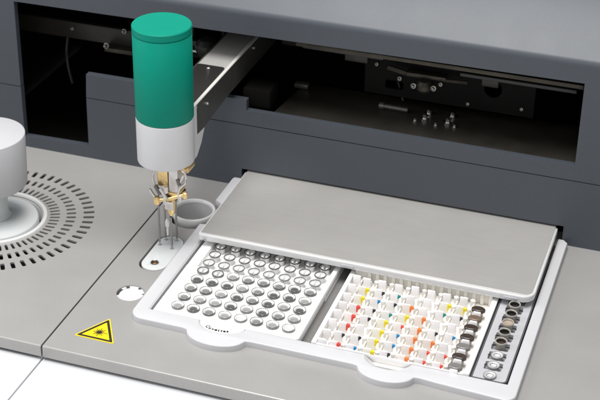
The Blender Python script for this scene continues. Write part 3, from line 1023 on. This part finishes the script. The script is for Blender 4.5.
for j, kd in enumerate(vk):
    lbl = '%s, %s in the narrow grey strip' % (desc[kd], 'nearest' if j == 0 else 'farthest' if j == 7 else ORD[j] + ' from the front')
    loc = (0.2397, VY[j], 0)
    if kd not in pv:
        pv[kd] = make_vial(kd); pv[kd].location = loc
        tag(pv[kd], lbl, 'vial', 'vials in the narrow strip')
    else:
        dup(pv[kd], loc, label=lbl, category='vial', group='vials in the narrow strip')

# ------------------------------------------------------------------ probe arm
arm = empty('probe_arm', (TX, TY, 0.0), 'sampling probe with green and white cylinder on a metal arm above the worktop', 'sampling arm')
Z1, Z2 = 0.0785, 0.1928
ZG = 0.1166
r = 0.0225
bm = bmesh.new()
lathe(bm, [(r - 0.0004, ZG), (r, ZG + 0.0006), (r, 0.1862), (r - 0.0004, 0.1866), (0.02, 0.1866)], TX, TY, 96)
place(finish(bm, 'green_sleeve', M['green'], ang=50), arm)
bm = bmesh.new()
lathe(bm, [(0.02, 0.1869), (r - 0.0003, 0.1869), (r + 0.0001, 0.1874), (r + 0.0001, Z2 - 0.0007), (r - 0.0006, Z2), (0, Z2)], TX, TY, 96)
place(finish(bm, 'end_cap', M['green'], ang=28), arm)
bm = bmesh.new()
lathe(bm, [(0.0, Z1), (r - 0.0012, Z1), (r - 0.0003, Z1 + 0.0004), (r, Z1 + 0.0013), (r, ZG - 0.0006), (r - 0.0005, ZG - 0.0002), (0.02, ZG - 0.0001)], TX, TY, 96)
place(finish(bm, 'white_sleeve', M['white'], ang=50), arm)
AX0, AX1, AZ = -0.0565, -0.0275, 0.1170
bm = bmesh.new()
box(bm, AX0, AX1 - 0.0014, 0.1040, 0.42, AZ - 0.0014, AZ - 0.0004, 0.0003)
place(finish(bm, 'arm_top', M['alu']), arm)
bm = bmesh.new()
plate(bm, [(0.1100, 0.0925), (0.1112, 0.0912), (0.1245, 0.0905), (0.150, 0.0925), (0.180, 0.0945), (0.42, 0.0945), (0.42, AZ - 0.0004), (0.1110, AZ - 0.0004), (0.1100, AZ - 0.0040)], [], -AX1, -AX1 + 0.0013, xf=lambda x, y, z: (-z, x, y))
o_side = place(finish(bm, 'arm_side', M['steel_dark']), arm)
bm = bmesh.new()
box(bm, AX1 - 0.0028, AX1 + 0.0001, 0.1050, 0.42, AZ - 0.0003, AZ + 0.0009, 0.0004)
place(finish(bm, 'arm_edge', M['arm_edge']), arm)
bm = bmesh.new()
plate(bm, rrect(AX0 - 0.0004, AX0 + 0.0008, 0.1040, 0.42, 0.0003, 2), [], 0.0960, AZ - 0.0002)
place(finish(bm, 'arm_side', M['steel_dark']), arm)
bm = bmesh.new()
plate(bm, rrect(AX0 + 0.0010, AX1 - 0.0036, 0.0900, 0.1815, (0.001, 0.001, 0.0028, 0.0028), 5), [], AZ - 0.0003, AZ + 0.0006, 0.0002)
cp = place(finish(bm, 'cover_plate', M['rubber']), arm)
bm = bmesh.new()
lathe(bm, [(0.0020, AZ + 0.0006), (0.0020, AZ + 0.0012), (0.0016, AZ + 0.0016), (0.0008, AZ + 0.0014), (0, AZ + 0.0013)], -0.0435, 0.1755, 16)
o = finish(bm, 'screw', M['steel'], cp); o.matrix_parent_inverse = Matrix.Translation(arm.location).inverted() @ Matrix.Identity(4)
o.matrix_parent_inverse = Matrix.Identity(4)
bm = bmesh.new()
tube(bm, [(AX1 + 0.0002, 0.131, 0.1085), (AX1 + 0.0012, 0.131, 0.1085)], 0.0011, 12)
tube(bm, [(AX1 + 0.0002, 0.238, 0.1120), (AX1 + 0.0012, 0.238, 0.1120)], 0.0011, 12)
place(finish(bm, 'rivet', M['alu']), arm)
bm = bmesh.new()
plate(bm, [(0.0950, 0.0720), (0.1085, 0.0725), (0.1180, 0.0800), (0.1250, 0.0900), (0.1098, 0.0908), (0.1096, 0.1130), (0.1105, 0.1164), (0.0950, 0.1164)], [], 0.0274, 0.0580, 0.0, xf=lambda x, y, z: (-z, x, y))
place(finish(bm, 'rear_gusset', M['white']), arm)

# gripper head under the cylinder
bm = bmesh.new()
lathe(bm, [(0.0, 0.0755), (0.0135, 0.0755), (0.0140, 0.0786)], TX, TY, 40)
place(finish(bm, 'collar', M['steel_dark']), arm)
bm = bmesh.new()
box(bm, -0.0478, -0.0388, 0.0755, 0.0930, 0.0590, 0.0770, 0.0008)
box(bm, -0.0500, -0.0430, 0.0775, 0.0900, 0.0700, 0.0775, 0.0010)
place(finish(bm, 'brass_block', M['brass']), arm)
bm = bmesh.new()
box(bm, -0.0295, -0.0222, 0.0775, 0.0920, 0.0735, 0.0775, 0.0008)
place(finish(bm, 'brass_lug', M['brass']), arm)
bm = bmesh.new()
box(bm, -0.0372, -0.0295, 0.0735, 0.0890, 0.0565, 0.0770, 0.0006)
place(finish(bm, 'steel_block', M['steel_pale']), arm)
bm = bmesh.new()
box(bm, -0.0378, -0.0294, 0.0732, 0.0885, 0.0535, 0.0563, 0.0005)
place(finish(bm, 'brass_shim', M['brass']), arm)
bm = bmesh.new()
box(bm, -0.0385, -0.0290, 0.0738, 0.0885, 0.0505, 0.0533, 0.0005)
lathe(bm, [(0.0052, 0.0440), (0.0060, 0.0460), (0.0060, 0.0520)], -0.0400, 0.0850, 24, True, True)
place(finish(bm, 'dark_clamp', M['rubber']), arm)
bm = bmesh.new()
tube(bm, [(-0.0470, 0.0715, 0.0480), (-0.0360, 0.0725, 0.0510), (-0.0245, 0.0740, 0.0560)], 0.0017, 14)
lathe(bm, [(0.0, 0.0448), (0.0022, 0.0451), (0.0027, 0.0465), (0.0027, 0.0498), (0.0020, 0.0512), (0.0, 0.0514)], -0.0468, 0.0713, 20)
lathe(bm, [(0.0, 0.0530), (0.0018, 0.0533), (0.0021, 0.0545), (0.0021, 0.0580), (0.0, 0.0595)], -0.0240, 0.0742, 20)
place(finish(bm, 'brass_yoke', M['brass']), arm)
bm = bmesh.new()
lathe(bm, [(0.0, 0.0330), (0.0014, 0.0334), (0.0020, 0.0350), (0.0032, 0.0380), (0.0034, 0.0460), (0.0030, 0.0490)], -0.0370, 0.0765, 24)
place(finish(bm, 'brass_nozzle', M['brass'], ang=50), arm)
bm = bmesh.new()
box(bm, -0.0398, -0.0325, 0.0700, 0.0712, 0.0420, 0.0492, 0.0004)
box(bm, -0.0408, -0.0385, 0.0698, 0.0720, 0.0460, 0.0535, 0.0005)
place(finish(bm, 'nozzle_plate', M['steel_pale']), arm)
bm = bmesh.new()
tube(bm, [(-0.0536, 0.0730, 0.0562), (-0.0515, 0.0728, 0.0530), (-0.0480, 0.0725, 0.0490)], 0.0012, 10)
tube(bm, [(-0.0495, 0.0745, 0.0745), (-0.0506, 0.0742, 0.0700), (-0.0507, 0.0740, 0.0645), (-0.0492, 0.0738, 0.0600), (-0.0468, 0.0735, 0.0560)], 0.0010, 10)
place(finish(bm, 'left_finger', M['steel_pale'], ang=60), arm)
bm = bmesh.new()
tube(bm, [(-0.0262, 0.0745, 0.0770), (-0.0233, 0.0742, 0.0755), (-0.0225, 0.0740, 0.0710), (-0.0238, 0.0738, 0.0660), (-0.0279, 0.0736, 0.0616), (-0.0298, 0.0734, 0.0550)], 0.0010, 10)
tube(bm, [(-0.0290, 0.0750, 0.0640), (-0.0248, 0.0748, 0.0735)], 0.0013, 10)
box(bm, -0.0292, -0.0262, 0.0715, 0.0730, 0.0498, 0.0558, 0.0005)
place(finish(bm, 'right_finger', M['steel_pale'], ang=60), arm)
bm = bmesh.new()
tube(bm, [(-0.0482, 0.0728, 0.0605), (-0.0440, 0.0722, 0.0535)], 0.0017, 10)
tube(bm, [(-0.0300, 0.0740, 0.0690), (-0.0283, 0.0740, 0.0640)], 0.0015, 10)
place(finish(bm, 'pivot_link', M['steel_dark'], ang=60), arm)
bm = bmesh.new()
tube(bm, [(-0.0441, 0.0718, 0.0590), (-0.0412, 0.0714, 0.0555), (-0.0384, 0.0710, 0.0512)], 0.0013, 10)
place(finish(bm, 'silver_link', M['steel_pale'], ang=60), arm)
bm = bmesh.new()
lathe(bm, [(0.0, 0.0550), (0.0022, 0.0553), (0.0025, 0.0570), (0.0025, 0.0610), (0.0, 0.0618)], -0.0400, 0.0738, 20)
place(finish(bm, 'spring_cap', M['steel_pale'], ang=60), arm)
for (px, py, zt) in ((-0.0503, 0.0815, 0.046), (-0.0388, 0.0793, 0.030), (-0.0398, 0.0919, 0.048), (-0.0488, 0.0903, 0.048)):
    bm = bmesh.new()
    rr = 0.00085
    lathe(bm, [(0.0, 0.0018), (rr * 0.5, 0.0019), (rr, 0.0040), (rr, zt)], px, py, 12)
    place(finish(bm, 'needle', M['needle'], ang=60), arm)
bm = bmesh.new()
lathe(bm, [(0.0, 0.0195), (0.0012, 0.0200), (0.0018, 0.0220), (0.0018, 0.0250), (0.0010, 0.0275), (0.0, 0.028)], -0.0420, 0.0790, 18)
lathe(bm, [(0.0, 0.0120), (0.0008, 0.0125), (0.0010, 0.0195)], -0.0420, 0.0790, 14)
place(finish(bm, 'glass_tip', M['clear'], ang=60), arm)

# ------------------------------------------------------------------ camera (solved from the photograph)
f_px, pit, yaw, rol = 1435.0791, radians(30.186967), radians(-18.100754), radians(1.0990343)
C = Vector((0.3628, -0.8197, 0.6176))
F = Vector((sin(yaw) * cos(pit), cos(yaw) * cos(pit), -sin(pit)))
Rr = F.cross(Vector((0, 0, 1))).normalized()
U = Rr.cross(F)
R2 = Rr * cos(rol) + U * sin(rol)
U2 = -Rr * sin(rol) + U * cos(rol)
cd = bpy.data.cameras.new('camera')
cd.sensor_width = 36.0
cd.lens = f_px / 600 * 36.0
cd.clip_start = 0.01; cd.clip_end = 50
co = bpy.data.objects.new('camera', cd)
COL.objects.link(co)
m3 = Matrix((R2, U2, -F)).transposed()
co.matrix_world = Matrix.Translation(C) @ m3.to_4x4()
scene.camera = co
cd.dof.use_dof = True
cd.dof.focus_distance = (Vector((0.10, 0.03, 0.0)) - C).length
cd.dof.aperture_fstop = 16

# ------------------------------------------------------------------ light: soft lamps of an indoor product picture
w = bpy.data.worlds.new('World')
scene.world = w
w.use_nodes = True
bg = w.node_tree.nodes['Background']
bg.inputs[0].default_value = (0.95, 0.97, 1.0, 1)
bg.inputs[1].default_value = 0.40

def area(name, loc, target, size, power, color=(1, 1, 1), sy=None):
    l = bpy.data.lights.new(name, 'AREA')
    l.energy = power; l.color = color
    l.shape = 'RECTANGLE'; l.size = size; l.size_y = sy or size
    o = bpy.data.objects.new(name, l)
    COL.objects.link(o)
    o.location = loc
    d = Vector(target) - Vector(loc)
    o.rotation_euler = d.to_track_quat('-Z', 'Y').to_euler()
    return o
area('overhead_softbox', (0.0, -0.10, 1.5), (0.05, 0.05, 0), 0.85, 29.0, (1.0, 0.985, 0.96), 0.75)
area('left_softbox', (-1.2, -0.45, 0.85), (-0.1, 0.10, 0.05), 0.7, 9.0, (0.98, 0.99, 1.0))
area('front_softbox', (0.5, -1.7, 0.9), (0.05, 0.05, 0.03), 1.0, 4.5, (1.0, 0.99, 0.98))

scene.view_settings.view_transform = 'Standard'
scene.view_settings.look = 'None'
scene.view_settings.exposure = 0.07
scene.view_settings.gamma = 1.0
